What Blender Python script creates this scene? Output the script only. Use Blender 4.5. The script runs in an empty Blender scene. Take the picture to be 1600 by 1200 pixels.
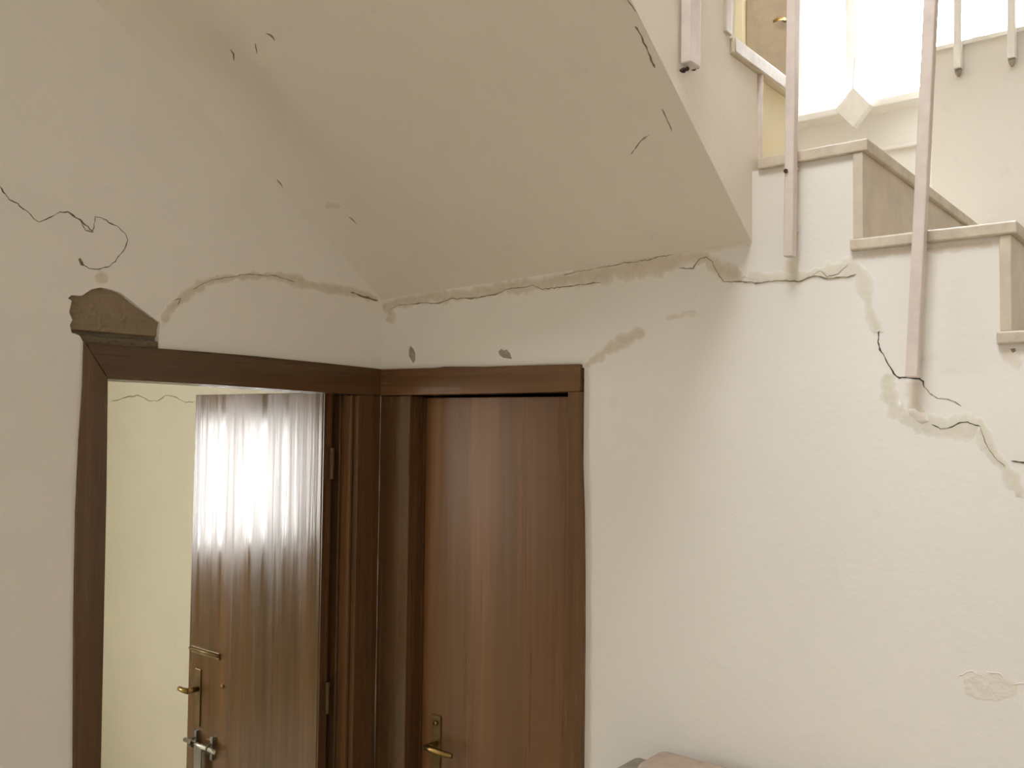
import bpy, bmesh, math, random
from mathutils import Vector, Matrix, noise
from mathutils.geometry import tessellate_polygon
from mathutils.bvhtree import BVHTree
random.seed(7)
scene = bpy.context.scene
COL = scene.collection

# ------------------------------------------------------------------ camera
F, YAW, PITCH, ROLL = 1403.0, 0.6823, 0.03925, 0.01127
CAM = Vector((2.2357, -2.0570, 2.0))
fw = Vector((-math.sin(YAW)*math.cos(PITCH), math.cos(YAW)*math.cos(PITCH), math.sin(PITCH)))
rt0 = Vector((math.cos(YAW), math.sin(YAW), 0)); up0 = rt0.cross(fw)
rt = math.cos(ROLL)*rt0 + math.sin(ROLL)*up0
up = -math.sin(ROLL)*rt0 + math.cos(ROLL)*up0
cd = bpy.data.cameras.new('camera'); cam = bpy.data.objects.new('camera', cd); COL.objects.link(cam)
cd.sensor_fit = 'HORIZONTAL'; cd.sensor_width = 36.0; cd.lens = 36.0*F/1600.0
cd.clip_start = 0.02; cd.clip_end = 200
m = Matrix((rt, up, -fw)).transposed().to_4x4(); m.translation = CAM
cam.matrix_world = m
scene.camera = cam

# ------------------------------------------------------------------ sky, daylight, exposure
SKY = 32.0
world = bpy.data.worlds.new('world'); scene.world = world; world.use_nodes = True
bgn = world.node_tree.nodes['Background']
bgn.inputs[0].default_value = (0.97, 0.99, 1.03, 1); bgn.inputs[1].default_value = SKY
vs = scene.view_settings
vs.view_transform = 'Standard'; vs.look = 'None'; vs.gamma = 1.0; vs.use_curve_mapping = False
vs.exposure = -0.1
cy = scene.cycles
cy.max_bounces = 14; cy.diffuse_bounces = 8; cy.transparent_max_bounces = 12
cy.caustics_reflective = False; cy.caustics_refractive = False
# openings of the house: (x0,x1,y0,y1,z0,z1)
SKYLIGHT = (0.85, 2.2, -2.7, -1.2, 5.4)            # roof light over the hall
STAIRWIN = (0.84, 1.78, 1.45, 3.21, 3.80)              # stairwell window
ROOMWIN = (-3.2, -2.62, -1.62, 1.06, 2.02)           # window of the side room
def portal(name, loc, sx, sy, direction):
    l = bpy.data.lights.new(name, 'AREA'); l.shape = 'RECTANGLE'; l.size = sx; l.size_y = sy
    l.cycles.is_portal = True
    o = bpy.data.objects.new(name, l); COL.objects.link(o); o.location = loc
    o.rotation_euler = Vector(direction).to_track_quat('-Z', 'Y').to_euler()
    return o
portal('skylight_daylight', ((SKYLIGHT[0]+SKYLIGHT[1])/2, (SKYLIGHT[2]+SKYLIGHT[3])/2, 5.53), 1.35, 1.5, (0, 0, -1))
portal('stair_window_daylight', (1.31, 1.60, 3.505), .94, .59, (0, -1, 0))
portal('room_window_daylight', (-3.34, -2.12, 1.54), 1.0, 0.96, (1, 0, 0))

# ------------------------------------------------------------------ pixel helpers (photo point -> point on a built surface)
def ray(x, y): return (fw + rt*((x-800)/F) - up*((y-600)/F))
def P(x, y, ax, v):
    d = ray(x, y); t = (v-CAM[ax])/d[ax]; return CAM + d*t

# ------------------------------------------------------------------ materials
def lin(c):
    return tuple(((v/255)/12.92 if v/255 <= .04045 else ((v/255+.055)/1.055)**2.4) for v in c)
def rgba(c): return (*lin(c), 1)
MATS = {}
def base_mat(name, rough=.6, spec=.5):
    mt = bpy.data.materials.new(name); mt.use_nodes = True
    nt = mt.node_tree; b = nt.nodes['Principled BSDF']
    b.inputs['Roughness'].default_value = rough; b.inputs['Specular IOR Level'].default_value = spec
    MATS[name] = mt
    return mt, nt, b
def coords(nt, scale=(1, 1, 1)):
    tc = nt.nodes.new('ShaderNodeTexCoord'); mp = nt.nodes.new('ShaderNodeMapping')
    mp.inputs['Scale'].default_value = scale
    nt.links.new(tc.outputs['Object'], mp.inputs[0]); return mp.outputs[0]
def nz(nt, vec, scale, detail=4, rough=.55):
    n = nt.nodes.new('ShaderNodeTexNoise'); n.inputs['Scale'].default_value = scale
    n.inputs['Detail'].default_value = detail; n.inputs['Roughness'].default_value = rough
    nt.links.new(vec, n.inputs['Vector']); return n.outputs[0]
def ramp(nt, fac, stops):
    r = nt.nodes.new('ShaderNodeValToRGB')
    while len(r.color_ramp.elements) < len(stops): r.color_ramp.elements.new(.5)
    for e, (p, c) in zip(r.color_ramp.elements, stops): e.position = p; e.color = c
    nt.links.new(fac, r.inputs[0]); return r.outputs[0]
def bump(nt, b, h, strength, dist=.01):
    n = nt.nodes.new('ShaderNodeBump'); n.inputs['Strength'].default_value = strength; n.inputs['Distance'].default_value = dist
    nt.links.new(h, n.inputs['Height']); nt.links.new(n.outputs[0], b.inputs['Normal'])
def mixc(nt, fac, a, c2, mode='MIX'):
    n = nt.nodes.new('ShaderNodeMix'); n.data_type = 'RGBA'; n.blend_type = mode
    if isinstance(fac, float): n.inputs[0].default_value = fac
    else: nt.links.new(fac, n.inputs[0])
    for s, i in ((a, 6), (c2, 7)):
        if isinstance(s, tuple): n.inputs[i].default_value = s
        else: nt.links.new(s, n.inputs[i])
    return n.outputs[2]
def plaster(name, c0, c1, dark=None, rough=.75, bs=.12):
    mt, nt, b = base_mat(name, rough, .25)
    v = coords(nt)
    big = ramp(nt, nz(nt, v, 1.3, 3), [(.3, rgba(c0)), (.7, rgba(c1))])
    d = dark or tuple(int(x*.9) for x in c0)
    sp = ramp(nt, nz(nt, v, 9, 6, .7), [(.6, (0, 0, 0, 1)), (.8, (.35, .35, .35, 1))])
    nt.links.new(mixc(nt, sp, big, rgba(d)), b.inputs['Base Color'])
    h = nz(nt, v, 55, 5, .6); h2 = nz(nt, v, 5, 3)
    a = nt.nodes.new('ShaderNodeMath'); a.operation = 'MULTIPLY_ADD'; a.inputs[1].default_value = 5
    nt.links.new(h2, a.inputs[0]); nt.links.new(h, a.inputs[2])
    bump(nt, b, a.outputs[0], bs, .006)
    return mt
def wood(name, dark, light, axis='z', rough=(.2, .34), bs=.12):
    mt, nt, b = base_mat(name, .3, .5)
    b.inputs['Specular Tint'].default_value = (1.0, .95, .84, 1)      # amber varnish
    s = {'z': (1, 1, .025), 'x': (.025, 1, 1), 'y': (1, .025, 1)}[axis]
    v = coords(nt, s)
    g1 = nz(nt, v, 55, 5, .6); g2 = nz(nt, v, 8, 3)
    base = ramp(nt, g1, [(.3, rgba(dark)), (.7, rgba(light))])
    tone = ramp(nt, g2, [(.35, (.72, .70, .66, 1)), (.65, (1.1, 1.0, .95, 1))])
    nt.links.new(mixc(nt, 1.0, base, tone, 'MULTIPLY'), b.inputs['Base Color'])
    rr = ramp(nt, nz(nt, v, 30, 4), [(.3, (rough[0],)*3+(1,)), (.75, (rough[1],)*3+(1,))])
    nt.links.new(rr, b.inputs['Roughness'])
    bump(nt, b, nz(nt, v, 40, 3), bs, .0012)
    return mt
def marble(name, c0, c1):
    mt, nt, b = base_mat(name, .38, .4)
    v = coords(nt)
    k = nz(nt, v, 14, 8, .7)
    nt.links.new(ramp(nt, k, [(.3, rgba(c0)), (.62, rgba(c1))]), b.inputs['Base Color'])
    bump(nt, b, nz(nt, v, 80, 4), .1, .003)
    return mt
def paint(name, c, rough=.45, metal=0.0, var=.08, bs=.05):
    mt, nt, b = base_mat(name, rough, .4)
    b.inputs['Metallic'].default_value = metal
    v = coords(nt)
    lo = tuple(int(x*(1-var)) for x in c)
    nt.links.new(ramp(nt, nz(nt, v, 18, 5, .65), [(.3, rgba(lo)), (.65, rgba(c))]), b.inputs['Base Color'])
    if bs: bump(nt, b, nz(nt, v, 70, 3), bs, .002)
    return mt
def soft(name, c0, c1):
    # repaired plaster: filler colour fading into the wall paint where it was feathered out
    mt, nt, b = base_mat(name, .85, .2)
    v = coords(nt)
    fill = ramp(nt, nz(nt, v, 26, 5, .65), [(.3, rgba(c0)), (.7, rgba(c1))])
    wallc = ramp(nt, nz(nt, v, 1.3, 3), [(.3, rgba((227, 223, 215))), (.7, rgba((232, 228, 221)))])
    at = nt.nodes.new('ShaderNodeAttribute'); at.attribute_name = 'blend'
    ad = nt.nodes.new('ShaderNodeMath'); ad.operation = 'MULTIPLY_ADD'; ad.inputs[1].default_value = 1.5; ad.inputs[2].default_value = -.75
    nt.links.new(nz(nt, v, 60, 5, .7), ad.inputs[0])
    sm = nt.nodes.new('ShaderNodeMath'); sm.operation = 'ADD'; sm.use_clamp = True
    nt.links.new(at.outputs['Fac'], sm.inputs[0]); nt.links.new(ad.outputs[0], sm.inputs[1])
    mu = nt.nodes.new('ShaderNodeMath'); mu.operation = 'MULTIPLY'; mu.use_clamp = True
    nt.links.new(sm.outputs[0], mu.inputs[0]); nt.links.new(at.outputs['Fac'], mu.inputs[1])
    nt.links.new(mixc(nt, mu.outputs[0], wallc, fill), b.inputs['Base Color'])
    bump(nt, b, nz(nt, v, 70, 4), .2, .004)
plaster('wall_paint', (227, 223, 215), (232, 228, 221))
plaster('soffit_paint', (228, 220, 207), (233, 225, 213), bs=.16)
plaster('stair_side_paint', (228, 220, 207), (232, 224, 212))
plaster('room_paint', (208, 203, 182), (217, 211, 190), bs=.06)
plaster('step_side_paint', (230, 219, 184), (234, 224, 194))
plaster('ceiling_paint', (234, 232, 227), (238, 236, 231))
soft('filler', (202, 191, 172), (214, 204, 187))
soft('filler_pale', (211, 206, 190), (220, 215, 200))
soft('filler_stain_shade', (217, 206, 192), (225, 215, 202))
plaster('filler_faint', (222, 216, 204), (227, 221, 210), rough=.9, bs=.5)
paint('crack_shadow', (138, 123, 98), .95, var=.35)
paint('crack_dark', (96, 88, 74), .95, var=.35)
paint('crack_fine', (172, 158, 134), .95, var=.25)
paint('mark_grey', (176, 166, 148), .9, var=.25)
plaster('masonry', (124, 108, 86), (156, 138, 112), rough=.95, bs=.9)
plaster('mortar', (104, 90, 70), (134, 118, 96), rough=.95, bs=.9)
wood('frame_wood', (84, 60, 36), (100, 73, 46), 'z')
wood('frame_wood_pale', (104, 75, 48), (122, 90, 58), 'z')
wood('frame_wood_x', (104, 75, 48), (120, 88, 58), 'x')
wood('frame_wood_y', (84, 60, 36), (98, 71, 45), 'y')
wood('door_wood', (92, 68, 41), (112, 83, 52), 'z', (.11, .32), .5)
wood('door_wood_pale', (112, 80, 51), (130, 94, 61), 'z', (.24, .4), .2)
marble('marble', (176, 163, 143), (208, 197, 178))
marble('marble_riser', (190, 178, 160), (206, 194, 176))
paint('post_paint', (218, 205, 196), .42, var=.06)
paint('white_frame', (243, 241, 236), .4, var=.04)
paint('brass', (168, 138, 84), .32, 1.0, .2)
paint('dull_brass', (130, 108, 70), .42, .85, .25)
paint('chrome', (225, 222, 215), .18, 1.0, .05, 0)
paint('grey_steel', (150, 146, 134), .4, .8, .15)
paint('dark_rust', (70, 54, 42), .9, var=.35)
paint('panel_tan', (184, 168, 144), .5, var=.06)
paint('taupe_fabric', (186, 168, 150), .9, var=.12)
paint('grey_fabric', (156, 148, 132), .9, var=.12)
plaster('floor_stone', (204, 194, 176), (214, 205, 188), rough=.35, bs=.05)
def glass(name):
    mt = bpy.data.materials.new(name); mt.use_nodes = True; nt = mt.node_tree
    out = nt.nodes['Material Output']; nt.nodes.remove(nt.nodes['Principled BSDF'])
    t = nt.nodes.new('ShaderNodeBsdfTransparent'); g = nt.nodes.new('ShaderNodeBsdfGlossy'); g.inputs['Roughness'].default_value = .02
    x = nt.nodes.new('ShaderNodeMixShader'); x.inputs[0].default_value = .06
    nt.links.new(t.outputs[0], x.inputs[1]); nt.links.new(g.outputs[0], x.inputs[2]); nt.links.new(x.outputs[0], out.inputs[0])
    MATS[name] = mt
glass('window_glass')

# ------------------------------------------------------------------ mesh helpers
def tag(o, label=None, cat=None, group=None, kind=None):
    for k, v in (('label', label), ('category', cat), ('group', group), ('kind', kind)):
        if v: o[k] = v
    return o
def empty(name, loc, label=None, cat=None, group=None, kind=None):
    o = bpy.data.objects.new(name, None); COL.objects.link(o); o.location = loc
    o.empty_display_size = .05
    return tag(o, label, cat, group, kind)
def link(name, me, mat, parent=None, smooth=False):
    o = bpy.data.objects.new(name, me); COL.objects.link(o)
    if mat: me.materials.append(MATS[mat])
    if smooth:
        for p in me.polygons: p.use_smooth = True
    if parent is not None:
        o.parent = parent
        # parts keep world coordinates: undo the shift of the thing's Empty; mesh parents sit at the origin
        o.matrix_parent_inverse = Matrix.Translation(-parent.location) if parent.type == 'EMPTY' else Matrix()
    return o
def finish(bm, name, mat, parent=None, smooth=False, bevel=0, normals=True):
    if normals: bmesh.ops.recalc_face_normals(bm, faces=bm.faces)
    if bevel:
        es = [e for e in bm.edges if len(e.link_faces) == 2 and e.calc_face_angle(0) > .5]
        bmesh.ops.bevel(bm, geom=es, offset=bevel, segments=2, profile=.5, affect='EDGES', clamp_overlap=True)
    me = bpy.data.meshes.new(name); bm.to_mesh(me); bm.free()
    return link(name, me, mat, parent, smooth)
def bx(bm, a, b):
    x0, y0, z0 = a; x1, y1, z1 = b
    v = [bm.verts.new(p) for p in ((x0, y0, z0), (x1, y0, z0), (x1, y1, z0), (x0, y1, z0), (x0, y0, z1), (x1, y0, z1), (x1, y1, z1), (x0, y1, z1))]
    for f in ((0, 3, 2, 1), (4, 5, 6, 7), (0, 1, 5, 4), (1, 2, 6, 5), (2, 3, 7, 6), (3, 0, 4, 7)): bm.faces.new([v[i] for i in f])
def box(name, a, b, mat, parent=None, bevel=.0):
    bm = bmesh.new(); bx(bm, a, b); return finish(bm, name, mat, parent, bevel=bevel)
def to3(ax, u, w, c):
    # ax 0: plane x=c, (u,w)=(y,z); ax 1: plane y=c, (u,w)=(x,z); ax 2: plane z=c, (u,w)=(x,y)
    return {0: (c, u, w), 1: (u, c, w), 2: (u, w, c)}[ax]
def slab(bm, loops, ax, c0, c1):
    """extrude a 2-D polygon (first loop) with holes (others) between two parallel planes"""
    tris = tessellate_polygon([[Vector((u, w, 0)) for u, w in lp] for lp in loops])
    flat = [p for lp in loops for p in lp]
    A = [bm.verts.new(to3(ax, u, w, c0)) for u, w in flat]; B = [bm.verts.new(to3(ax, u, w, c1)) for u, w in flat]
    for t in tris:
        for V in (A, B):
            try: bm.faces.new([V[i] for i in t])
            except ValueError: pass
    k = 0
    for lp in loops:
        n = len(lp)
        for i in range(n):
            j = (i+1) % n
            bm.faces.new((A[k+i], A[k+j], B[k+j], B[k+i]))
        k += n
def slab_obj(name, loops, ax, c0, c1, mat, parent=None, bevel=0):
    bm = bmesh.new(); slab(bm, loops, ax, c0, c1); return finish(bm, name, mat, parent, bevel=bevel)
def rect(u0, w0, u1, w1): return [(u0, w0), (u1, w0), (u1, w1), (u0, w1)]
def tube(bm, pts, r, seg=10, cap=True):
    pts = [Vector(p) for p in pts]; rings = []
    rr = r if isinstance(r, (list, tuple)) else [r]*len(pts)
    for i, p in enumerate(pts):
        t = (pts[min(i+1, len(pts)-1)] - pts[max(i-1, 0)]).normalized()
        a = t.cross(Vector((0, 0, 1)) if abs(t.z) < .9 else Vector((1, 0, 0))).normalized(); b = t.cross(a)
        rings.append([bm.verts.new(p + (a*math.cos(2*math.pi*k/seg) + b*math.sin(2*math.pi*k/seg))*rr[i]) for k in range(seg)])
    for A, B in zip(rings, rings[1:]):
        for k in range(seg): bm.faces.new((A[k], A[(k+1) % seg], B[(k+1) % seg], B[k]))
    if cap: bm.faces.new(rings[0][::-1]); bm.faces.new(rings[-1])
def bar(bm, p, q, w, d, nrm):
    """square bar from p to q; w across, d along nrm"""
    p, q, n = Vector(p), Vector(q), Vector(nrm).normalized(); t = (q-p).normalized(); s = t.cross(n).normalized()
    v = [bm.verts.new(e + s*(w/2*i) + n*(d/2*j)) for e in (p, q) for i, j in ((-1, -1), (1, -1), (1, 1), (-1, 1))]
    for f in ((0, 1, 2, 3), (7, 6, 5, 4), (0, 4, 5, 1), (1, 5, 6, 2), (2, 6, 7, 3), (3, 7, 4, 0)): bm.faces.new([v[i] for i in f])

# ================================================================== the setting
T = .12
# floor
st = tag(box('floor', (-3.5, -4.7, -.1), (5.2, 1.75, 0), 'floor_stone'), 'stone floor of the hall and side room', 'floor', kind='structure')

# ---- left wall (x = 0) with doorway and the broken-out patch of plaster
def LY(px, py): q = P(px, py, 0, 0.0); return (q.y, q.z)
def RX(px, py): q = P(px, py, 1, 0.0); return (q.x, q.z)
hole_px = [(132, 538), (124, 524), (112, 520), (109, 508), (113, 500), (108, 488), (112, 470), (106, 466), (112, 461), (128, 462), (143, 452), (158, 449), (172, 452), (188, 457), (206, 471), (226, 487), (250, 504), (248, 524), (249, 545)]
hole = [LY(*p) for p in hole_px]
# opening of the plaster: around the door frame (frame overlaps it) and the broken patch above its corner
door_hole = [(-.985, 0), (-.985, hole[0][1]-.015)] + hole + [(hole[-1][0], 2.15), (-.012, 2.15), (-.012, 0)]
bm = bmesh.new()
outer = [(-4.4, 0)] + door_hole + [(0.0, 0), (0.0, 5.4), (-4.4, 5.4)]
slab(bm, [outer], 0, 0.0, -.035)
wall_left = finish(bm, 'wall_left', 'wall_paint')
tag(wall_left, 'tan plastered wall with the open doorway and long cracks', 'wall', kind='structure')
# masonry core of the left wall behind the plaster, as a part of the wall
core = slab_obj('wall_core', [[(-4.4, 0), (-.985, 0), (-.985, 2.15), (-.012, 2.15), (-.012, 0), (0.0, 0), (0.0, 5.4), (-4.4, 5.4)]], 0, -.036, -T, 'wall_paint', wall_left)

# ---- right wall (y = 0): under the landing and the lower flight
RUN, X0, ZL, TH = .295, 1.56, 2.640, .027
steps = [(X0 + RUN*k, ZL - .2245*k) for k in range(12)]      # riser position and tread level on its left
prof = [(0.0, 0), (.012, 0), (.012, 2.145), (.822, 2.145), (.822, 0)]
prof += [(steps[-1][0], 0)]
for k in range(11, 0, -1):
    x, z = steps[k]; prof += [(x, z-TH), (steps[k-1][0], z-TH)]
prof += [(X0, ZL-TH), (0.0, ZL-TH)]
bm = bmesh.new(); slab(bm, [prof], 1, 0.0, .10)
wall_right = finish(bm, 'wall_right', 'wall_paint')
tag(wall_right, 'pale cracked wall under the stairs with the closed door', 'wall', kind='structure')

# ---- the rest of the shell
def shell(name, loops, ax, c0, c1, mat, label, cat='wall'):
    return tag(slab_obj(name, loops, ax, c0, c1, mat), label, cat, kind='structure')
shell('wall_stairwell', [rect(0.0, 0, 1.45, 5.4)], 0, 0.0, -T, 'wall_paint', 'wall beside the stair landing, continuing the left wall')
sx0, sx1, sy, sz0, sz1 = STAIRWIN
wall_back = shell('wall_back', [rect(-T, 0, 5.2, 5.4), rect(sx0, sz0, sx1, sz1)], 1, 1.45, 1.57, 'ceiling_paint', 'back wall of the stairwell below and around the bright window')
shell('wall_side', [rect(-4.4, 0, 1.45, 5.4)], 0, 5.05, 5.2, 'wall_paint', 'far side wall of the hall')
shell('wall_rear', [rect(-T, 0, 5.2, 5.4)], 1, -4.4, -4.55, 'wall_paint', 'wall of the hall behind the viewer')
shell('ceiling', [rect(-T, -4.55, 5.2, 1.57), rect(SKYLIGHT[0], SKYLIGHT[2], SKYLIGHT[1], SKYLIGHT[3])], 2, 5.4, 5.52, 'ceiling_paint', 'high ceiling of the hall with a roof light', 'ceiling')
shell('ceiling_blocker', [rect(.001, -.10, 5.049, 1.449)], 2, 4.0, 4.12, 'ceiling_paint', 'unseen lower ceiling added over the landing to block the roof light', 'ceiling')  # out of view, added to keep the roof light off the back wall
shell('wall_blocker', [rect(.001, 4.121, 5.049, 5.399)], 1, -.10, .02, 'wall_paint', 'unseen wall added above the light-blocking ceiling')  # out of view, added to close the space above the blocking ceiling
# side room behind the open doorway
room_back = shell('wall_room_back', [rect(-3.2, 0, -T, 2.7)], 1, .35, .47, 'room_paint', 'yellowish wall of the room seen through the doorway')
shell('wall_room_far', [rect(-3.3, 0, .47, 2.7), rect(ROOMWIN[1], ROOMWIN[3], ROOMWIN[2], ROOMWIN[4])], 0, -3.2, -3.32, 'room_paint', 'far wall of the side room with its window')
shell('wall_room_front', [rect(-3.2, 0, -T, 2.7)], 1, -3.2, -3.3, 'room_paint', 'front wall of the side room')
shell('wall_room_inner', [[(-3.2, 0), (-.985, 0), (-.985, 2.15), (-.012, 2.15), (-.012, 0), (.35, 0), (.35, 2.7), (-3.2, 2.7)]], 0, -T-.001, -T-.012, 'room_paint', 'inner plaster of the side room around the doorway')
shell('ceiling_room', [rect(-3.32, -3.3, -T-.001, .47)], 2, 2.7, 2.8, 'ceiling_paint', 'ceiling of the side room', 'ceiling')
# closet behind the closed door
shell('wall_closet', [rect(.102, 0, 1.448, 2.43)], 0, 1.3, 1.36, 'wall_paint', 'closet wall under the landing')

# ================================================================== lower flight
low = empty('staircase', (1.56, .6, 0), 'lower flight of marble steps with pale risers climbing the white wall', 'staircase')
for k in range(0, 12):
    x, z = steps[k]
    xl = steps[k-1][0] if k else None
    if k == 0:
        lp = [(1.333, -.012), (X0+.034, -.012), (X0+.034, 1.168), (1.43, 1.168), (1.43, 1.449), (.001, 1.449), (.001, .28), (1.333, .28)]
        slab_obj('landing_slab', [lp], 2, z-TH, z, 'marble', low, bevel=.003)
    else:
        box('tread', (xl-.006, -.014, z-TH), (x+.034, 1.168, z), 'marble', low, bevel=.004)
    box('riser', (x, -.008, max(0, z-.2245)), (x+.022, 1.168, z-TH), 'marble_riser', low, bevel=.002)
# waist slab under the steps
bm = bmesh.new()
slab(bm, [[(1.40, 2.60), (1.40, 2.36), (steps[-1][0]-.25, 0.0), (steps[-1][0], 0.0)] + [p for k in range(11, 0, -1) for p in ((steps[k][0]-.001, steps[k][1]-TH-.001), (steps[k-1][0]-.001, steps[k][1]-TH-.001))] + [(X0-.001, 2.60)]], 1, .101, 1.168)
finish(bm, 'waist_slab', 'wall_paint', low)
box('landing_deck', (.002, .17, 2.44), (1.39, 1.44, ZL-TH-.001), 'wall_paint', low)

# parapet wall beside the lower flight, on its far side
par = shell('wall_parapet', [[(1.436, 2.3), (5.05, 0.0), (5.05, 3.262), (1.436, 3.262)]], 1, 1.17, 1.25, 'wall_paint', 'low pale wall behind the steps, carrying two railing posts')
box('coping', (1.43, 1.16, 3.262), (5.05, 1.26, 3.276), 'white_frame', par)

# ================================================================== upper flight (crosses above, rising towards the viewer)
upf = empty('staircase', (0.66, .18, 2.64), 'upper flight overhead with sloping tan plaster soffit', 'staircase')
YE = .042
NL = 2.55                                      # length of the flight
def soff(x, t):
    z = 2.398 + .03*x + t*(.655 + .028*x)
    # uneven plaster: a shallow hollow running up beside the left wall
    h = (.012 + .04*math.exp(-((t-.64)/.24)**2))*min(1, t*4)*(1 if t < 1 else math.exp(-((t-1)/.5)**2))
    if x < .12: z += h*math.sin(x/.12*math.pi/2)
    elif x < .36: u = (x-.12)/.24; z += h*(1-u*u*(3-2*u))
    z += .006*noise.noise(Vector((x*2.2, t*2.2, 3)))*min(1, t*3)*min(1, max(0, (1.25-x)*4))
    return z
bm = bmesh.new()
NX, NT = 56, 72
G = [[None]*(NT+1) for _ in range(NX+1)]
for i in range(NX+1):
    for j in range(NT+1):
        x = 1.315*(i/NX)**1.35; t = NL*(j/NT)**1.2
        G[i][j] = bm.verts.new((x, -t, soff(x, t)))
sof_faces = []
for i in range(NX):
    for j in range(NT):
        f = bm.faces.new((G[i][j], G[i+1][j], G[i+1][j+1], G[i][j+1])); f.smooth = True
soffit = finish(bm, 'soffit', 'soffit_paint', upf, normals=False)
# outer side with its saw-tooth top
R2, RN2, Y1, ZT1 = .225, .318, .235, 2.905
saw = [(YE, 2.40), (YE, ZT1-.041)]
y, z = Y1, ZT1
side_top = [(YE, ZT1-.041)]
k = 0
ypos = []
yr = -.125
while yr > -NL:
    side_top += [(yr, z-.041), (yr, z+R2-.041)]; ypos.append((yr, z)); z += R2; yr -= RN2
side_top += [(-NL, z-.041)]
bot = [(-t, soff(1.315, t)) for t in [NL*(1-j/24) for j in range(25)]]
bot = bot[:-1] + [(0.0, soff(1.315, 0)), (YE, 2.41)]
slab_obj('stair_side', [side_top + bot], 0, 1.3149, 1.25, 'soffit_paint', upf)
# core of each step (hidden under the marble) and the marble itself
slab_obj('step_side', [rect(YE+.002, ZL+.001, Y1, ZT1-.041)], 0, 1.306, .002, 'step_side_paint', upf)
yprev, zprev = Y1, ZT1
nose = Y1 + .034
for (yr, z) in ypos + [(-NL, z)]:
    box('tread', (.002, yr+.001, z-.040), (1.328, nose, z), 'marble', upf, bevel=.005)
    if yr > -NL: box('riser', (.002, yr-.034, z+.0005), (1.322, yr, z+R2-.0405), 'marble_riser', upf, bevel=.003)
    nose = yr + .034
bm = bmesh.new(); slab(bm, [[(0.03, 2.46)] + [(YE-.01, ZT1-.06)] + [(a, b-.01) for a, b in side_top[1:]] + [(-NL, soff(.6, NL)+.12), (-.02, 2.50)]], 0, 1.24, .004)
finish(bm, 'stair_core', 'wall_paint', upf)
# worn corner bead where the stair side ends at the landing
bm = bmesh.new(); tube(bm, [(1.313, YE-.002, 2.40), (1.314, YE, 2.55), (1.312, YE, 2.70), (1.315, YE-.001, ZT1-.042)], [.010, .011, .010, .011], 8)
finish(bm, 'corner_bead', 'post_paint', upf, smooth=True)

# ================================================================== raycast onto the built surfaces
def bvh(o):
    vs_ = [v.co.copy() for v in o.data.vertices]
    return BVHTree.FromPolygons(vs_, [tuple(p.vertices) for p in o.data.polygons])
BV = {o.name: bvh(o) for o in (wall_left, wall_right, soffit, room_back)}
SIDEN = {'wall_left': Vector((1, 0, 0)), 'wall_right': Vector((0, -1, 0)), 'wall_room_back': Vector((0, -1, 0))}
def hit(px, py, key):
    loc, n, i, d = BV[key].ray_cast(CAM, ray(px, py).normalized())
    if loc is None:
        ax, c = {'wall_left': (0, 0.0), 'wall_right': (1, 0.0), 'wall_room_back': (1, .35)}.get(key, (1, 0.0))
        loc = P(px, py, ax, c); n = SIDEN.get(key, Vector((0, -1, 0)))
    if n.dot(ray(px, py)) > 0: n = -n
    return loc, n
def resample(pts, step):
    out = [pts[0]]
    for a, b in zip(pts, pts[1:]):
        L = math.hypot(b[0]-a[0], b[1]-a[1]); n = max(1, int(L/step))
        for i in range(1, n+1): out.append(tuple(a[k] + (b[k]-a[k])*i/n for k in range(len(a))))
    return out
def ribbon(name, pts, mat, key, parent, hgt=.0012, jit=1.0, step=5, wob=.35, lip=.25):
    """pts: (px,py,width_px) along the surface; a low ridge-shaped strip of real relief lying on it"""
    sd = random.uniform(0, 90); q = 0.0; new = []; rs = resample(pts, step)
    for i, p in enumerate(rs):
        if i: q += math.hypot(p[0]-rs[i-1][0], p[1]-rs[i-1][1])
        f = lambda k, L: noise.noise(Vector((q/L, k*7.3, sd)))
        new.append((p[0]+jit*(2.2*f(0, 14)+f(1, 5)), p[1]+jit*(2.2*f(2, 14)+f(3, 5)), p[2]*max(.3, 1+wob*(2.0*f(4, 18)+1.4*f(5, 6)))))
    if 'crack' in name:
        new = [(x+random.uniform(-.55, .55), y+random.uniform(-.55, .55), max(.7, w*random.uniform(.6, 1.3))) for x, y, w in new]
    pts = new
    bm = bmesh.new(); rows = []; BL = bm.verts.layers.float.new('blend')
    if 'filler' in name: pts = [(x, y, w*1.45) for x, y, w in pts]
    n = len(pts)
    for i, (x, y, w) in enumerate(pts):
        a = pts[max(i-1, 0)]; b = pts[min(i+1, n-1)]
        tx, ty = b[0]-a[0], b[1]-a[1]; L = math.hypot(tx, ty) or 1; sx, sy = -ty/L, tx/L
        end = .15 if i in (0, n-1) else 1
        row = []
        for s, h in ((-.5, .05), (-.36, .7), (-.14, 1), (.14, 1), (.36, .7), (.5, .05)):
            loc, nn = hit(x+sx*w*s*end, y+sy*w*s*end, key)
            vv = bm.verts.new(loc + nn*(hgt*h)); row.append(vv)
            vv[BL] = 0.0 if abs(s) > .45 or i in (0, n-1) else (1.0 if abs(s) < .2 else .75)
        rows.append(row)
    for A, B in zip(rows, rows[1:]):
        for j in range(5):
            bm.faces.new((A[j], A[j+1], B[j+1], B[j]))
    o = finish(bm, name, mat, parent, True, normals=False)
    # turn the faces to the room
    me = o.data
    s = sum(p.normal.dot(ray(pts[0][0], pts[0][1])) for p in me.polygons)
    if s > 0: me.flip_normals()
    return o
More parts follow.
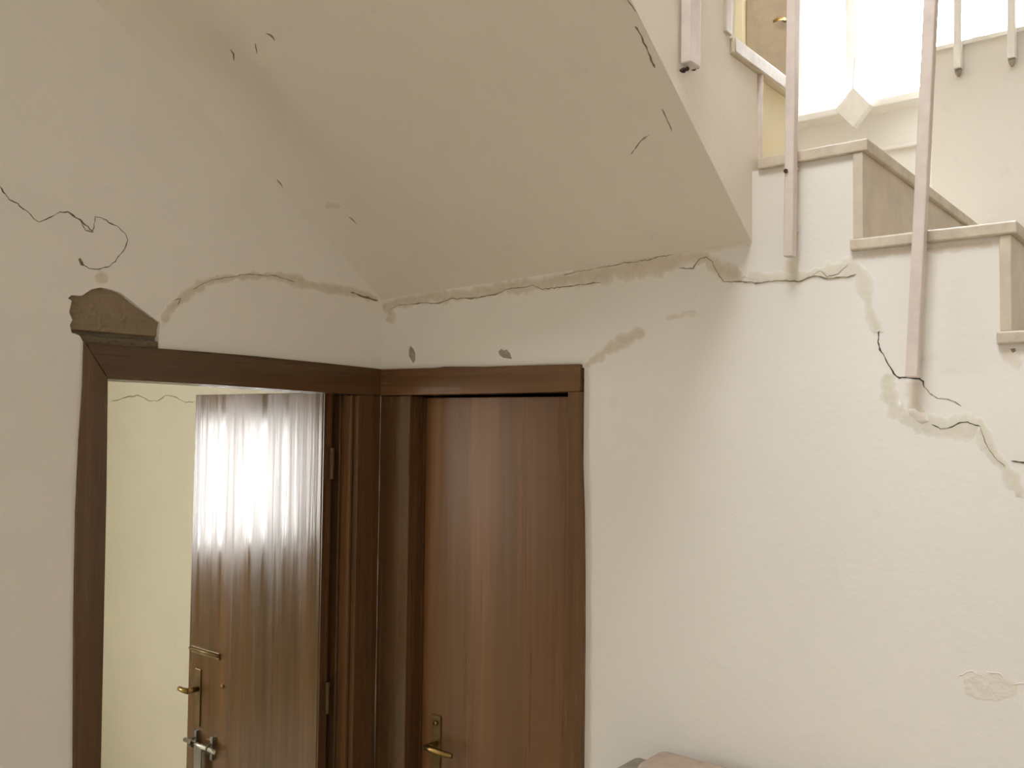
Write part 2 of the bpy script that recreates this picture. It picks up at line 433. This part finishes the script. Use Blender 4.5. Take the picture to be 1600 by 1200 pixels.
def blotch(name, pts, mat, key, parent, hgt=.0012):
    bm = bmesh.new(); vv = []
    for (x, y) in pts:
        loc, n = hit(x, y, key); vv.append((loc, n))
    c = sum((v[0] for v in vv), Vector())/len(vv); n0 = vv[0][1]
    A = [bm.verts.new(l + n*.0002) for l, n in vv]; B = [bm.verts.new(c + (l-c)*.86 + n*hgt) for l, n in vv]
    k = len(A)
    for i in range(k): bm.faces.new((A[i], A[(i+1) % k], B[(i+1) % k], B[i]))
    bm.faces.new(B)
    return finish(bm, name, mat, parent, normals=True)
def W(pts, w): return [(p[0], p[1], (p[2] if len(p) > 2 else w)) for p in pts]

# ---- exposed masonry in the broken patch: rough block and the mortar bed below it
ys = [h[0] for h in hole]; zs = [h[1] for h in hole]
bm = bmesh.new(); NY, NZ = 40, 30
ya, yb, za, zb = min(ys)-.01, max(ys)+.01, min(zs)-.03, max(zs)+.01
for part, (z0_, z1_), mat_, dx in (('mortar_bed', (za, za+.055), 'mortar', -.006), ('masonry_block', (za+.058, zb), 'masonry', -.012)):
    bm = bmesh.new(); g = []
    for i in range(NY+1):
        row = []
        for j in range(NZ+1):
            yy = ya + (yb-ya)*i/NY; zz = z0_ + (z1_-z0_)*j/NZ
            edge = min(j, NZ-j)/3
            d = dx + .006*noise.noise(Vector((yy*30, zz*30, dx*100))) + .004*noise.noise(Vector((yy*90, zz*90, 5))) - (.012 if edge < .4 else 0)
            row.append(bm.verts.new((max(d, -.034), yy, zz)))
        g.append(row)
    for i in range(NY):
        for j in range(NZ): bm.faces.new((g[i][j], g[i+1][j], g[i+1][j+1], g[i][j+1]))
    o = finish(bm, part, mat_, wall_left, smooth=False, normals=False)

# ---- left wall: filler strips and cracks
ribbon('filler_or_shade_strip', W([(252, 506, 9), (262, 486, 10), (282, 468, 12), (303, 451, 13), (330, 438, 12), (365, 433, 10), (400, 431, 9), (430, 432, 12), (452, 436, 18), (474, 444, 20), (492, 448, 16), (520, 452, 14), (548, 456, 11), (572, 462, 9), (592, 470, 8)], 10), 'filler', 'wall_left', wall_left, .0020)
ribbon('crack', W([(546, 456), (556, 459), (564, 463), (574, 465), (590, 470)], 4), 'crack_shadow', 'wall_left', wall_left, .0028, .6, 4)
ribbon('crack', W([(272, 470), (282, 466), (276, 478)], 2.2), 'crack_fine', 'wall_left', wall_left, .0028, .6, 4)
ribbon('crack', W([(300, 452), (330, 437), (380, 430), (430, 431), (462, 441)], 1.8), 'crack_fine', 'wall_left', wall_left, .0028, .8, 4)
ribbon('crack', W([(0, 290), (5, 300), (14, 312), (28, 318), (44, 332), (60, 346), (76, 341), (93, 332), (106, 331), (122, 341), (134, 352), (146, 363)], 1.7), 'crack_shadow', 'wall_left', wall_left, .0012, .8, 4)
ribbon('crack', W([(127, 348), (134, 360), (144, 364), (147, 350), (149, 338), (158, 339), (170, 347), (184, 354), (196, 366), (200, 376), (194, 388), (188, 398), (180, 408), (172, 415), (156, 420), (140, 420), (130, 414), (124, 404)], 1.5), 'crack_shadow', 'wall_left', wall_left, .0012, .7, 4)
blotch('paint_chip', [(122, 405), (126, 403), (129, 410), (131, 416), (126, 414)], 'crack_shadow', 'wall_left', wall_left)
ribbon('filler_or_shade_strip', W([(150, 424, 10), (158, 434, 13), (160, 446, 12)], 8), 'filler', 'wall_left', wall_left, .0015)
# ---- corner between the walls
ribbon('filler_or_shade_strip', W([(598, 470, 8), (608, 480, 22), (612, 492, 14), (606, 506, 5)], 10), 'filler', 'wall_right', wall_right, .003)
# ---- right wall: the long filled crack below the soffit
ribbon('filler_or_shade_strip', W([(600, 478, 14), (640, 470, 16), (690, 463, 18), (740, 458, 16), (790, 450, 18), (840, 444, 18), (890, 437, 22), (940, 428, 26), (990, 419, 28), (1030, 412, 28), (1066, 405, 22), (1100, 402, 18), (1115, 412, 20), (1135, 424, 24), (1165, 432, 14)], 16), 'filler', 'wall_right', wall_right, .0022, 1.5, 6)
ribbon('filler_or_shade_strip', W([(880, 434, 8), (940, 419, 10), (1000, 406, 12), (1060, 396, 10), (1120, 389, 6), (1174, 381, 4)], 8), 'filler_stain_shade', 'wall_right', wall_right, .0018, 1.5, 6)
ribbon('crack', W([(604, 486), (622, 478), (650, 474), (684, 474), (706, 467), (742, 465), (770, 461), (790, 452), (820, 450), (834, 445), (848, 452), (870, 449), (900, 446), (940, 441)], 2.0), 'crack_fine', 'wall_right', wall_right, .0030, .8, 4)
ribbon('crack', W([(880, 430), (930, 420), (1000, 408), (1050, 399)], 1.8), 'crack_fine', 'wall_right', wall_right, .0030, .8, 4)
ribbon('crack', W([(1060, 419), (1084, 419), (1092, 406), (1104, 402), (1114, 409), (1120, 424), (1130, 440), (1160, 440), (1190, 442), (1215, 438), (1250, 439), (1272, 431), (1290, 434), (1320, 434), (1338, 428)], 1.9), 'crack_fine', 'wall_right', wall_right, .0030, .8, 4)
ribbon('filler_or_shade_strip', W([(1165, 432, 14), (1200, 434, 14), (1240, 433, 12), (1275, 426, 18), (1310, 420, 22), (1340, 420, 24), (1352, 444, 22), (1356, 470, 14), (1362, 496, 14), (1372, 512, 18), (1380, 518, 8)], 12), 'filler_pale', 'wall_right', wall_right, .0012, 1.5, 6)
ribbon('crack', W([(1268, 430), (1282, 424), (1292, 432), (1310, 428), (1325, 414)], 1.4), 'crack_fine', 'wall_right', wall_right, .0020, .7, 4)
ribbon('crack', W([(1378, 514), (1373, 518), (1372, 534), (1376, 550), (1384, 562), (1392, 574), (1396, 584), (1405, 591), (1418, 589), (1436, 592), (1443, 596), (1445, 606)], 2.6), 'crack_dark', 'wall_right', wall_right, .0012, .8, 4)
ribbon('crack', W([(1444, 604), (1452, 614), (1466, 623), (1482, 624), (1494, 629), (1502, 634)], 1.6), 'crack_fine', 'wall_right', wall_right, .0012, .5, 4)
ribbon('filler_or_shade_strip', W([(1388, 580, 16), (1388, 612, 22), (1398, 638, 20), (1420, 654, 18), (1450, 663, 20), (1480, 668, 24), (1510, 668, 26), (1532, 664, 18), (1540, 690, 16), (1555, 714, 18), (1576, 738, 16), (1600, 776, 16)], 16), 'filler_pale', 'wall_right', wall_right, .0012, 1.5, 6)
ribbon('filler_or_shade_strip', W([(1420, 640, 10), (1436, 652, 14), (1452, 658, 8)], 8), 'filler_stain_shade', 'wall_right', wall_right, .003, .8, 6)
ribbon('crack', W([(1456, 663), (1470, 670), (1485, 668), (1498, 661), (1512, 659), (1524, 663), (1532, 667)], 2.0), 'crack_dark', 'wall_right', wall_right, .0020, .6, 4)
ribbon('crack', W([(1532, 667), (1540, 690), (1548, 706), (1570, 730)], 1.4), 'crack_fine', 'wall_right', wall_right, .0020, .7, 4)
ribbon('crack', W([(1580, 720), (1592, 722), (1606, 724)], 2.2), 'crack_dark', 'wall_right', wall_right, .0020, .5, 4)
ribbon('filler_or_shade_strip', W([(914, 572, 6), (930, 560, 12), (950, 548, 14), (970, 536, 18), (990, 524, 18), (1012, 520, 10)], 10), 'filler', 'wall_right', wall_right, .0010, 1.5, 5)
ribbon('filler_or_shade_strip', W([(1040, 500, 5), (1070, 492, 8), (1090, 488, 5)], 6), 'filler_stain_shade', 'wall_right', wall_right, .001, 1.2, 5)
blotch('paint_chip', [(641, 540), (646, 545), (649, 552), (649, 562), (646, 568), (643, 563), (639, 556), (639, 548)], 'mark_grey', 'wall_right', wall_right)
blotch('paint_chip', [(779, 549), (783, 545), (787, 548), (792, 546), (797, 552), (800, 561), (794, 560), (786, 559), (780, 554)], 'mark_grey', 'wall_right', wall_right)
# stains under the posts and the tread end, plus painted shade below a tread
ribbon('filler_or_shade_strip', W([(1234, 404, 14), (1233, 420, 15), (1232, 446, 8)], 12), 'filler_stain_shade', 'wall_right', wall_right, .0006, .8, 5)
ribbon('filler_or_shade_strip', W([(1427, 593, 16), (1426, 615, 18), (1428, 640, 20), (1432, 656, 22)], 12), 'filler_stain_shade', 'wall_right', wall_right, .0006, .8, 5)
ribbon('filler_or_shade_strip', W([(1345, 398, 8), (1400, 394, 12), (1470, 390, 14), (1555, 380, 8)], 12), 'filler_stain_shade', 'wall_right', wall_right, .0006, .8, 6)  # shade of the tread overhang, put into the strip's colour
blotch('paint_chip', [(1578, 545), (1586, 544), (1588, 549), (1582, 552)], 'crack_fine', 'wall_right', wall_right)
ribbon('filler_or_shade_strip', W([(1562, 548, 10), (1580, 556, 22), (1600, 560, 26)], 20), 'filler_stain_shade', 'wall_right', wall_right, .0012, 1.0, 6)
ribbon('crack', W([(1496, 1060), (1510, 1050), (1530, 1052), (1548, 1062), (1540, 1078), (1552, 1090)], 2), 'filler_stain_shade', 'wall_right', wall_right, .001, 2, 5)
ribbon('crack', W([(1540, 1048), (1560, 1054), (1580, 1068), (1598, 1066)], 2), 'filler_stain_shade', 'wall_right', wall_right, .001, 2, 5)
blotch('filler_patch', [(1505, 1060), (1530, 1050), (1560, 1056), (1590, 1070), (1590, 1085), (1560, 1096), (1530, 1094), (1508, 1084)], 'filler_faint', 'wall_right', wall_right, .0005)
# ---- soffit
for pts, w, mt_ in (
        ([(992, 40), (1000, 52), (1006, 66), (1014, 84), (1024, 106)], 2.6, 'crack_shadow'),
        ([(980, 0), (986, 8), (998, 24)], 1.8, 'crack_fine'),
        ([(1034, 170), (1038, 178), (1044, 190), (1050, 206)], 2.0, 'crack_fine'),
        ([(986, 242), (996, 226), (1006, 216), (1016, 210)], 2.0, 'crack_fine'),
        ([(360, 78), (365, 84), (366, 94)], 2.6, 'crack_shadow'),
        ([(399, 68), (400, 76), (401, 84)], 2.6, 'crack_shadow'),
        ([(416, 52), (424, 56), (430, 63)], 2.2, 'crack_fine'),
        ([(546, 338), (552, 344), (556, 350)], 2.0, 'crack_fine'),
        ([(432, 280), (438, 288), (442, 294)], 2.0, 'crack_fine')):
    ribbon('crack', W(pts, w), mt_, 'soffit', soffit, .0012, .6, 4)
ribbon('filler_or_shade_strip', W([(508, 316, 8), (520, 322, 12), (532, 320, 8)], 8), 'filler_stain_shade', 'soffit', soffit, .003, 2, 4)
# ---- room wall crack
ribbon('crack', W([(172, 628), (186, 624), (200, 620), (216, 618), (232, 626), (246, 627), (258, 618), (272, 619), (288, 628), (304, 628)], 2.0), 'crack_fine', 'wall_room_back', room_back, .0012, .6, 4)

# ================================================================== doors
def trace(fn, pts): return [fn(*p) for p in pts]
# ---- door 1: open doorway in the left wall
d1 = empty('door_1', (-.06, -.5, 0), 'dark brown wooden door standing open in the left wall', 'door', kind='structure')
def down(fn, px, py, ztop):   # plumb extension of an edge down to the floor
    return fn(px, py)
lo = trace(LY, [(130, 534), (128, 600), (122, 690), (117, 800), (114, 960), (113, 1200)])
li = trace(LY, [(166, 592), (164, 760), (160, 960), (155, 1200)])
slab_obj('jamb', [lo + [(lo[-1][0], 0), (li[-1][0], 0)] + li[::-1]], 0, .010, -T-.02, 'frame_wood', d1, bevel=.002)
lt = trace(LY, [(130, 534), (190, 540), (250, 545), (330, 551), (400, 557), (500, 567), (596, 577)])
lb = trace(LY, [(166, 592), (330, 601), (545, 616)])
lt = lt[:-1] + [(-.004, lt[-1][1])]
slab_obj('lintel', [lt + [(-.004, lb[-1][1])] + lb[::-1]], 0, .012, -T-.02, 'frame_wood_y', d1, bevel=.002)
slab_obj('jamb', [rect(-.108, 0, -.004, lb[-1][1]-.0005)], 0, .010, -.055, 'frame_wood', d1, bevel=.003)
slab_obj('jamb_rebate', [rect(-.128, 0, -.004, lb[-1][1]-.001)], 0, -.0555, -T-.02, 'frame_wood', d1, bevel=.003)
slab_obj('door_stop', [rect(-.120, 0, -.1085, lb[-1][1]-.001)], 0, -.012, -.055, 'door_wood_pale', d1, bevel=.002)
# leaf: stands in the side room, square to the wall
YL = -.185
A = P(505, 613, 1, YL-.0); B = P(306, 617, 1, YL)
leaf = slab_obj('door_leaf', [[(A.x, .012), (A.x, A.z), (B.x, B.z), (B.x-.004, .012)]], 1, YL, YL+.036, 'door_wood', d1, bevel=.002)
slab_obj('edge_strip', [rect(YL+.002, .012, YL+.034, A.z-.002)], 0, A.x+.0005, A.x+.006, 'frame_wood', d1)
for zz in (.35, 1.1, 1.85):
    bm = bmesh.new(); tube(bm, [(A.x+.014, YL+.03, zz-.05), (A.x+.014, YL+.03, zz+.05)], .008, 10); bx(bm, (A.x+.006, YL+.012, zz-.045), (A.x+.010, YL+.034, zz+.045))
    finish(bm, 'hinge', 'frame_wood', d1)
# fittings on the leaf
yf = YL
def px_on(x, y, off): return P(x, y, 1, yf-off)
# upper latch bar
a = px_on(300, 1011, .006); b = px_on(341, 1025, .006)
latch = box('latch_plate', (a.x-.004, yf-.006, b.z-.016), (b.x+.004, yf-.0002, a.z+.006), 'dull_brass', d1, bevel=.002)
bm = bmesh.new(); tube(bm, [(a.x-.004, yf-.012, (a.z+b.z)/2), (b.x+.01, yf-.012, (a.z+b.z)/2)], .006, 10); finish(bm, 'latch_bar', 'dull_brass', latch, True)
# handle plate with lever
a = px_on(309, 1045, .005); b = px_on(309, 1135, .005)
plate = box('handle_plate', (a.x-.018, yf-.005, b.z), (a.x+.018, yf-.0002, a.z), 'dull_brass', d1, bevel=.002)
hz = px_on(308, 1082, .03).z
bm = bmesh.new(); tube(bm, [(a.x, yf-.004, hz), (a.x, yf-.045, hz)], .010, 12)
tube(bm, [(a.x+.006, yf-.045, hz), (a.x-.02, yf-.050, hz+.001), (a.x-.045, yf-.049, hz+.002), (a.x-.055, yf-.042, hz)], [.010, .010, .009, .007], 10)
finish(bm, 'lever', 'brass', plate, True)
bm = bmesh.new(); q = px_on(347, 1072, .003); tube(bm, [(q.x, yf-.0002, q.z), (q.x, yf-.006, q.z)], .007, 10); finish(bm, 'knob', 'brass', d1, True)
# steel slide bolt with hanging hasp
a = px_on(289, 1155, .022); b = px_on(337, 1176, .022); zb_ = (a.z+b.z)/2
bm = bmesh.new(); tube(bm, [(a.x, yf-.022, zb_), (b.x, yf-.022, zb_)], .0085, 14); rod = finish(bm, 'slide_bolt', 'chrome', d1, True)
for xx in (a.x+.05, b.x-.045):
    bm = bmesh.new(); bx(bm, (xx-.007, yf-.012, zb_-.04), (xx+.007, yf-.0002, zb_+.04))
    tube(bm, [(xx, yf-.004, zb_+.016), (xx, yf-.026, zb_+.014), (xx, yf-.034, zb_), (xx, yf-.026, zb_-.014), (xx, yf-.004, zb_-.016)], .004, 8)
    finish(bm, 'bolt_staple', 'grey_steel', rod, False)
xm = a.x + .085
slab_obj('bolt_hasp', [[(xm-.02, zb_+.004), (xm+.028, zb_+.004), (xm+.026, zb_-.10), (xm+.016, zb_-.14), (xm-.008, zb_-.14), (xm-.018, zb_-.10)]], 1, yf-.026, yf-.021, 'grey_steel', rod, bevel=.001)

# ---- door 2: closed door in the right wall
d2 = empty('door_2', (.42, .04, 0), 'closed brown wooden door in the wall under the stairs', 'door', kind='structure')
FY = -.012
ot = trace(RX, [(600, 577), (680, 575), (700, 573), (760, 573), (830, 571), (910, 569)])
ib = trace(RX, [(640, 618), (890, 612)])
orr = trace(RX, [(910, 569), (912, 620), (911, 700), (914, 800), (915, 900), (915, 1000), (913, 1200)])
ir = trace(RX, [(891, 612), (891, 1200)])
xin = .150
slab_obj('lintel', [[(.004, ot[0][1])] + ot[1:] + [(orr[0][0], ib[1][1]), (.004, ib[0][1])]], 1, FY-.002, .10, 'frame_wood_x', d2, bevel=.003)
slab_obj('jamb', [[(.012, 0), (xin, 0), (xin, ib[0][1]-.0005), (.012, ib[0][1]-.0005)]], 1, FY, .10, 'frame_wood', d2, bevel=.003)
xi2 = ir[0][0]
rj = [(q[0], q[1]) for q in orr[1:] if q[1] < ib[1][1]-.001]
slab_obj('jamb', [[(xi2, ib[1][1]-.0005)] + [(rj[0][0], ib[1][1]-.0005)] + rj + [(rj[-1][0], 0), (xi2, 0)]], 1, FY, .10, 'frame_wood_pale', d2, bevel=.003)
yl2 = .048
lx0, lx1 = xin+.016, xi2-.004
zt2 = ib[1][1]-.012
leaf2 = slab_obj('door_leaf', [rect(lx0, .012, lx1, zt2)], 1, yl2, yl2+.036, 'door_wood_pale', d2, bevel=.002)
box('door_stop', (xin+.0005, yl2+.002, .0), (xin+.012, .098, zt2), 'frame_wood', d2)
yf = yl2
q = P(672, 1166, 1, yl2-.03); hx, hz = q.x, q.z
plate = box('handle_plate', (hx-.02, yl2-.005, hz-.13), (hx+.02, yl2-.0002, hz+.09), 'dull_brass', d2, bevel=.002)
bm = bmesh.new(); tube(bm, [(hx, yl2-.004, hz), (hx, yl2-.046, hz)], .010, 12)
tube(bm, [(hx-.006, yl2-.046, hz), (hx+.03, yl2-.050, hz+.001), (hx+.08, yl2-.049, hz), (hx+.105, yl2-.042, hz-.002)], [.010, .010, .009, .007], 10)
finish(bm, 'lever', 'brass', plate, True)
bm = bmesh.new(); tube(bm, [(hx, yl2-.0055, hz+.066), (hx, yl2-.011, hz+.066)], .008, 10); finish(bm, 'key_cylinder', 'brass', plate, True)
# pale crack of old paint running down between the two frames
bm = bmesh.new(); rows = []
for i in range(90):
    z = 2.15 - i*.024; w = .0022 + .0022*abs(noise.noise(Vector((0, 0, z*7)))); c = .004*noise.noise(Vector((2, 0, z*3.1)))
    rows.append((bm.verts.new((.0105, -.010+c-w, z)), bm.verts.new((.0125, -.0125+c, z)), bm.verts.new((.0115+w, -.0125+c*.2, z))))
for A_, B_ in zip(rows, rows[1:]):
    for j in range(2): bm.faces.new((A_[j], A_[j+1], B_[j+1], B_[j]))
finish(bm, 'paint_seam', 'mark_grey', d2)

# ================================================================== railings
def post(name, p, q, w, d, nrm, parent, mat='post_paint'):
    bm = bmesh.new(); bar(bm, p, q, w, d, nrm); return finish(bm, name, mat, parent, bevel=.003)
r1 = empty('stair_railing', (1.56, -.04, 2.1), 'white square posts fixed to the wall side of the lower steps', 'railing')
a = P(1234, 402, 1, -.036); tp = P(1239.5, 0, 1, -.036)
a2 = P(1426, 590, 1, -.036); tp2 = P(1452, 60, 1, -.036)
def ext(p, q, z): return p + (q-p)*((z-p.z)/(q.z-p.z))
pA = post('post', a, ext(a, tp, 3.55), .023, .026, (0, -1, 0), r1)
pB = post('post', a2, ext(a2, tp2, 3.32), .025, .026, (0, -1, 0), r1)
for p_, q_, zz in ((a, tp, 2.45), (a, tp, 2.60), (a2, tp2, 2.14), (a2, tp2, 2.38)):
    c = ext(p_, q_, zz)
    bm = bmesh.new(); tube(bm, [(c.x, -.0225, c.z), (c.x, -.0005, c.z)], .007, 8); finish(bm, 'fixing_bolt', 'post_paint', r1)
A_, B_ = ext(a, tp, 3.56), ext(a2, tp2, 3.33)
dv = (B_-A_).normalized()
bm = bmesh.new(); bar(bm, A_-dv*.06, B_+dv*.08, .045, .045, (0, -1, 0)); finish(bm, 'handrail', 'post_paint', r1, bevel=.006)
c = ext(a, tp, 2.585)
bm = bmesh.new(); tube(bm, [(c.x-.006, -.0512, c.z), (c.x-.006, -.0535, c.z)], .005, 8); finish(bm, 'rust_spot', 'dark_rust', r1)

r2 = empty('stair_railing', (1.34, -.36, 2.75), 'white post fixed to the plaster side of the upper flight', 'railing')
q0, q1 = P(1079, 103, 0, 1.334), P(1082, 0, 0, 1.334)
post('post', (1.334, q0.y, q0.z), (1.334, q1.y, 3.95), .046, .024, (1, 0, 0), r2)
post('post', (1.334, q1.y-.95, q0.z+.66), (1.334, q1.y-.95, 4.60), .046, .024, (1, 0, 0), r2)
bm = bmesh.new(); bar(bm, (1.334, q1.y+.06, 3.91), (1.334, q1.y-1.0, 4.64), .045, .045, (1, 0, 0)); finish(bm, 'handrail', 'post_paint', r2, bevel=.006)
bm = bmesh.new()
for (x, y), r in (((1067, 110), .008), ((1073, 108), .006), ((1083, 106), .009), ((1089, 104), .007)):
    c = P(x, y, 0, 1.326); tube(bm, [c + Vector((-.004, .006, .002)), c + Vector((.002, 0, 0)), c + Vector((-.003, -.007, -.001))], [r*.4, r*.8, r*.3], 7)
finish(bm, 'rusty_base', 'dark_rust', r2, True)

r3 = empty('stair_railing', (1.6, 1.15, 3.16), 'pale posts with dark ends fixed to the low wall behind the steps', 'railing')
for bx_, by_ in ((1497, 108), (1581, 92), (1672, 74)):
    q = P(bx_, by_, 1, 1.152)
    post('post', (q.x, 1.152, q.z), (q.x+.012, 1.152, 4.1), .024, .030, (0, -1, 0), r3, 'white_frame')
    bm = bmesh.new(); tube(bm, [(q.x, 1.152, q.z-.001), (q.x, 1.156, q.z-.014), (q.x, 1.160, q.z-.024)], [.011, .009, .003], 8); finish(bm, 'rusty_base', 'mark_grey', r3, True)
bm = bmesh.new(); bar(bm, (1.45, 1.152, 4.12), (5.0, 1.152, 4.12), .045, .045, (0, -1, 0)); finish(bm, 'handrail', 'post_paint', r3, bevel=.006)

# ================================================================== windows
w1 = empty('window_1', (2.3, 1.5, 3.2), 'large overexposed stairwell window with white frame', 'window', kind='structure')
box('window_sill', (sx0-.008, 1.36, sz0-.028), (1.43, 1.56, sz0-.0005), 'white_frame', w1, bevel=.004)
f0, f1 = 1.47, 1.52
box('frame_rail', (sx0, f0, sz0), (sx1, f1, sz0+.05), 'white_frame', w1, bevel=.003)
box('frame_rail', (sx0, f0, sz1-.05), (sx1, f1, sz1), 'white_frame', w1, bevel=.003)
mull = [(sx0, sx0+.03), (1.045, 1.085), (1.50, 1.53), (sx1-.03, sx1)]
for x0_, x1_ in mull: box('mullion', (x0_, f0, sz0+.0505), (x1_, f1, sz1-.0505), 'white_frame', w1, bevel=.003)
for (a_, b_), (c_, d_) in zip(mull, mull[1:]): box('pane', (b_, 1.492, sz0+.051), (c_, 1.497, sz1-.051), 'window_glass', w1)
# shelf-like plaster ledge under the sill
tag(box('trim_1', (.845, 1.425, 3.030), (1.43, 1.4495, 3.048), 'white_frame', bevel=.004), 'thin white ledge running along the wall below the bright window', 'trim', kind='structure')
# white board hanging on the mullion by its corner
yb_ = 1.33
dm = [P(1304, 172, 1, yb_), P(1333, 199, 1, yb_), P(1360, 163, 1, yb_), P(1333, 136, 1, yb_)]
brd = slab_obj('hanging_board', [[(q.x, q.z) for q in dm]], 1, yb_, yb_+.035, 'white_frame', bevel=.002)
tag(brd, 'small white board hanging cornerwise in front of the bright window', 'board')
q = P(1333, 136, 1, yb_+.008)
bm = bmesh.new(); tube(bm, [(q.x, yb_+.008, q.z-.004), (q.x, yb_+.07, q.z+.30), (q.x, 1.466, q.z+.55)], .003, 6); finish(bm, 'cord', 'white_frame', brd)

def simple_window(name, ax, c0, c1, u0, u1, w0, w1, n, label):
    o = empty(name, to3(ax, (u0+u1)/2, (w0+w1)/2, c0), label, 'window', kind='structure')
    def b(nm, a0, a1, b0, b1, m_='white_frame', k0=c0, k1=c1):
        p, q = to3(ax, a0, b0, k0), to3(ax, a1, b1, k1)
        box(nm, tuple(map(min, p, q)), tuple(map(max, p, q)), m_, o)
    b('frame_rail', u0, u1, w0, w0+.05); b('frame_rail', u0, u1, w1-.05, w1)
    for i in range(n+1):
        a0 = u0 + (u1-u0-.05)*i/n; b('mullion', a0, a0+.05, w0+.0505, w1-.0505)
    mid = (c0+c1)/2
    for i in range(n):
        a0 = u0 + (u1-u0-.05)*i/n + .05; a1 = u0 + (u1-u0-.05)*(i+1)/n
        b('pane', a0, a1, w0+.051, w1-.051, 'window_glass', mid-.002, mid+.002)
    return o
simple_window('window_2', 0, -3.24, -3.29, ROOMWIN[1], ROOMWIN[2], ROOMWIN[3], ROOMWIN[4], 2, 'window of the side room, seen mirrored in the open door')
simple_window('window_3', 2, 5.43, 5.48, SKYLIGHT[0], SKYLIGHT[1], SKYLIGHT[2], SKYLIGHT[3], 2, 'roof light in the high ceiling')

# tan panel beside the window, darker than the back wall, with a small brass handle
d3 = empty('tan_panel', (.70, 1.43, ZL), 'tan panel with a brass handle beside the bright window', 'door', kind='structure')
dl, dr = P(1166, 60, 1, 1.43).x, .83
box('door_leaf', (dl, 1.425, ZL+.004), (dr, 1.4495, 3.98), 'panel_tan', d3, bevel=.006)
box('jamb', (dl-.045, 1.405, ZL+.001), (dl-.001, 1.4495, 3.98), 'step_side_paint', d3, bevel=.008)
hk = P(1222, 30, 1, 1.40)
bm = bmesh.new(); tube(bm, [(hk.x+.004, 1.4248, hk.z+.004), (hk.x+.002, 1.40, hk.z+.003), (hk.x-.012, 1.385, hk.z-.002), (hk.x-.03, 1.383, hk.z-.008)], [.009, .008, .008, .006], 8)
finish(bm, 'brass_handle', 'brass', d3, smooth=True)

# ================================================================== furniture at the lower edge
def cushion(name, a, b, mat, parent, r):
    bm = bmesh.new(); bx(bm, a, b)
    bmesh.ops.bevel(bm, geom=bm.edges[:], offset=r, segments=4, profile=.5, affect='EDGES', clamp_overlap=True)
    return finish(bm, name, mat, parent, True)
t0 = P(1010, 1180, 1, -.10)
ch = empty('armchair', (1.35, -.30, 0), 'taupe upholstered chair back against the pale wall, only its top edge in view', 'chair')
cushion('backrest', (1.085, -.17, .40), (1.66, -.03, t0.z+.004), 'taupe_fabric', ch, .03)
cushion('seat', (1.085, -.66, .30), (1.66, -.171, .46), 'taupe_fabric', ch, .04)
for x_ in (1.11, 1.61):
    for y_ in (-.62, -.10): box('leg', (x_, y_, 0), (x_+.035, y_+.035, .31), 'frame_wood', ch)
cushion('arm_pad', (1.018, -.16, .95), (1.075, -.04, P(985, 1192, 1, -.1).z), 'grey_fabric', ch, .02)
for x_ in (1.03,): box('arm_post', (x_, -.12, 0), (x_+.03, -.08, .96), 'frame_wood', ch)
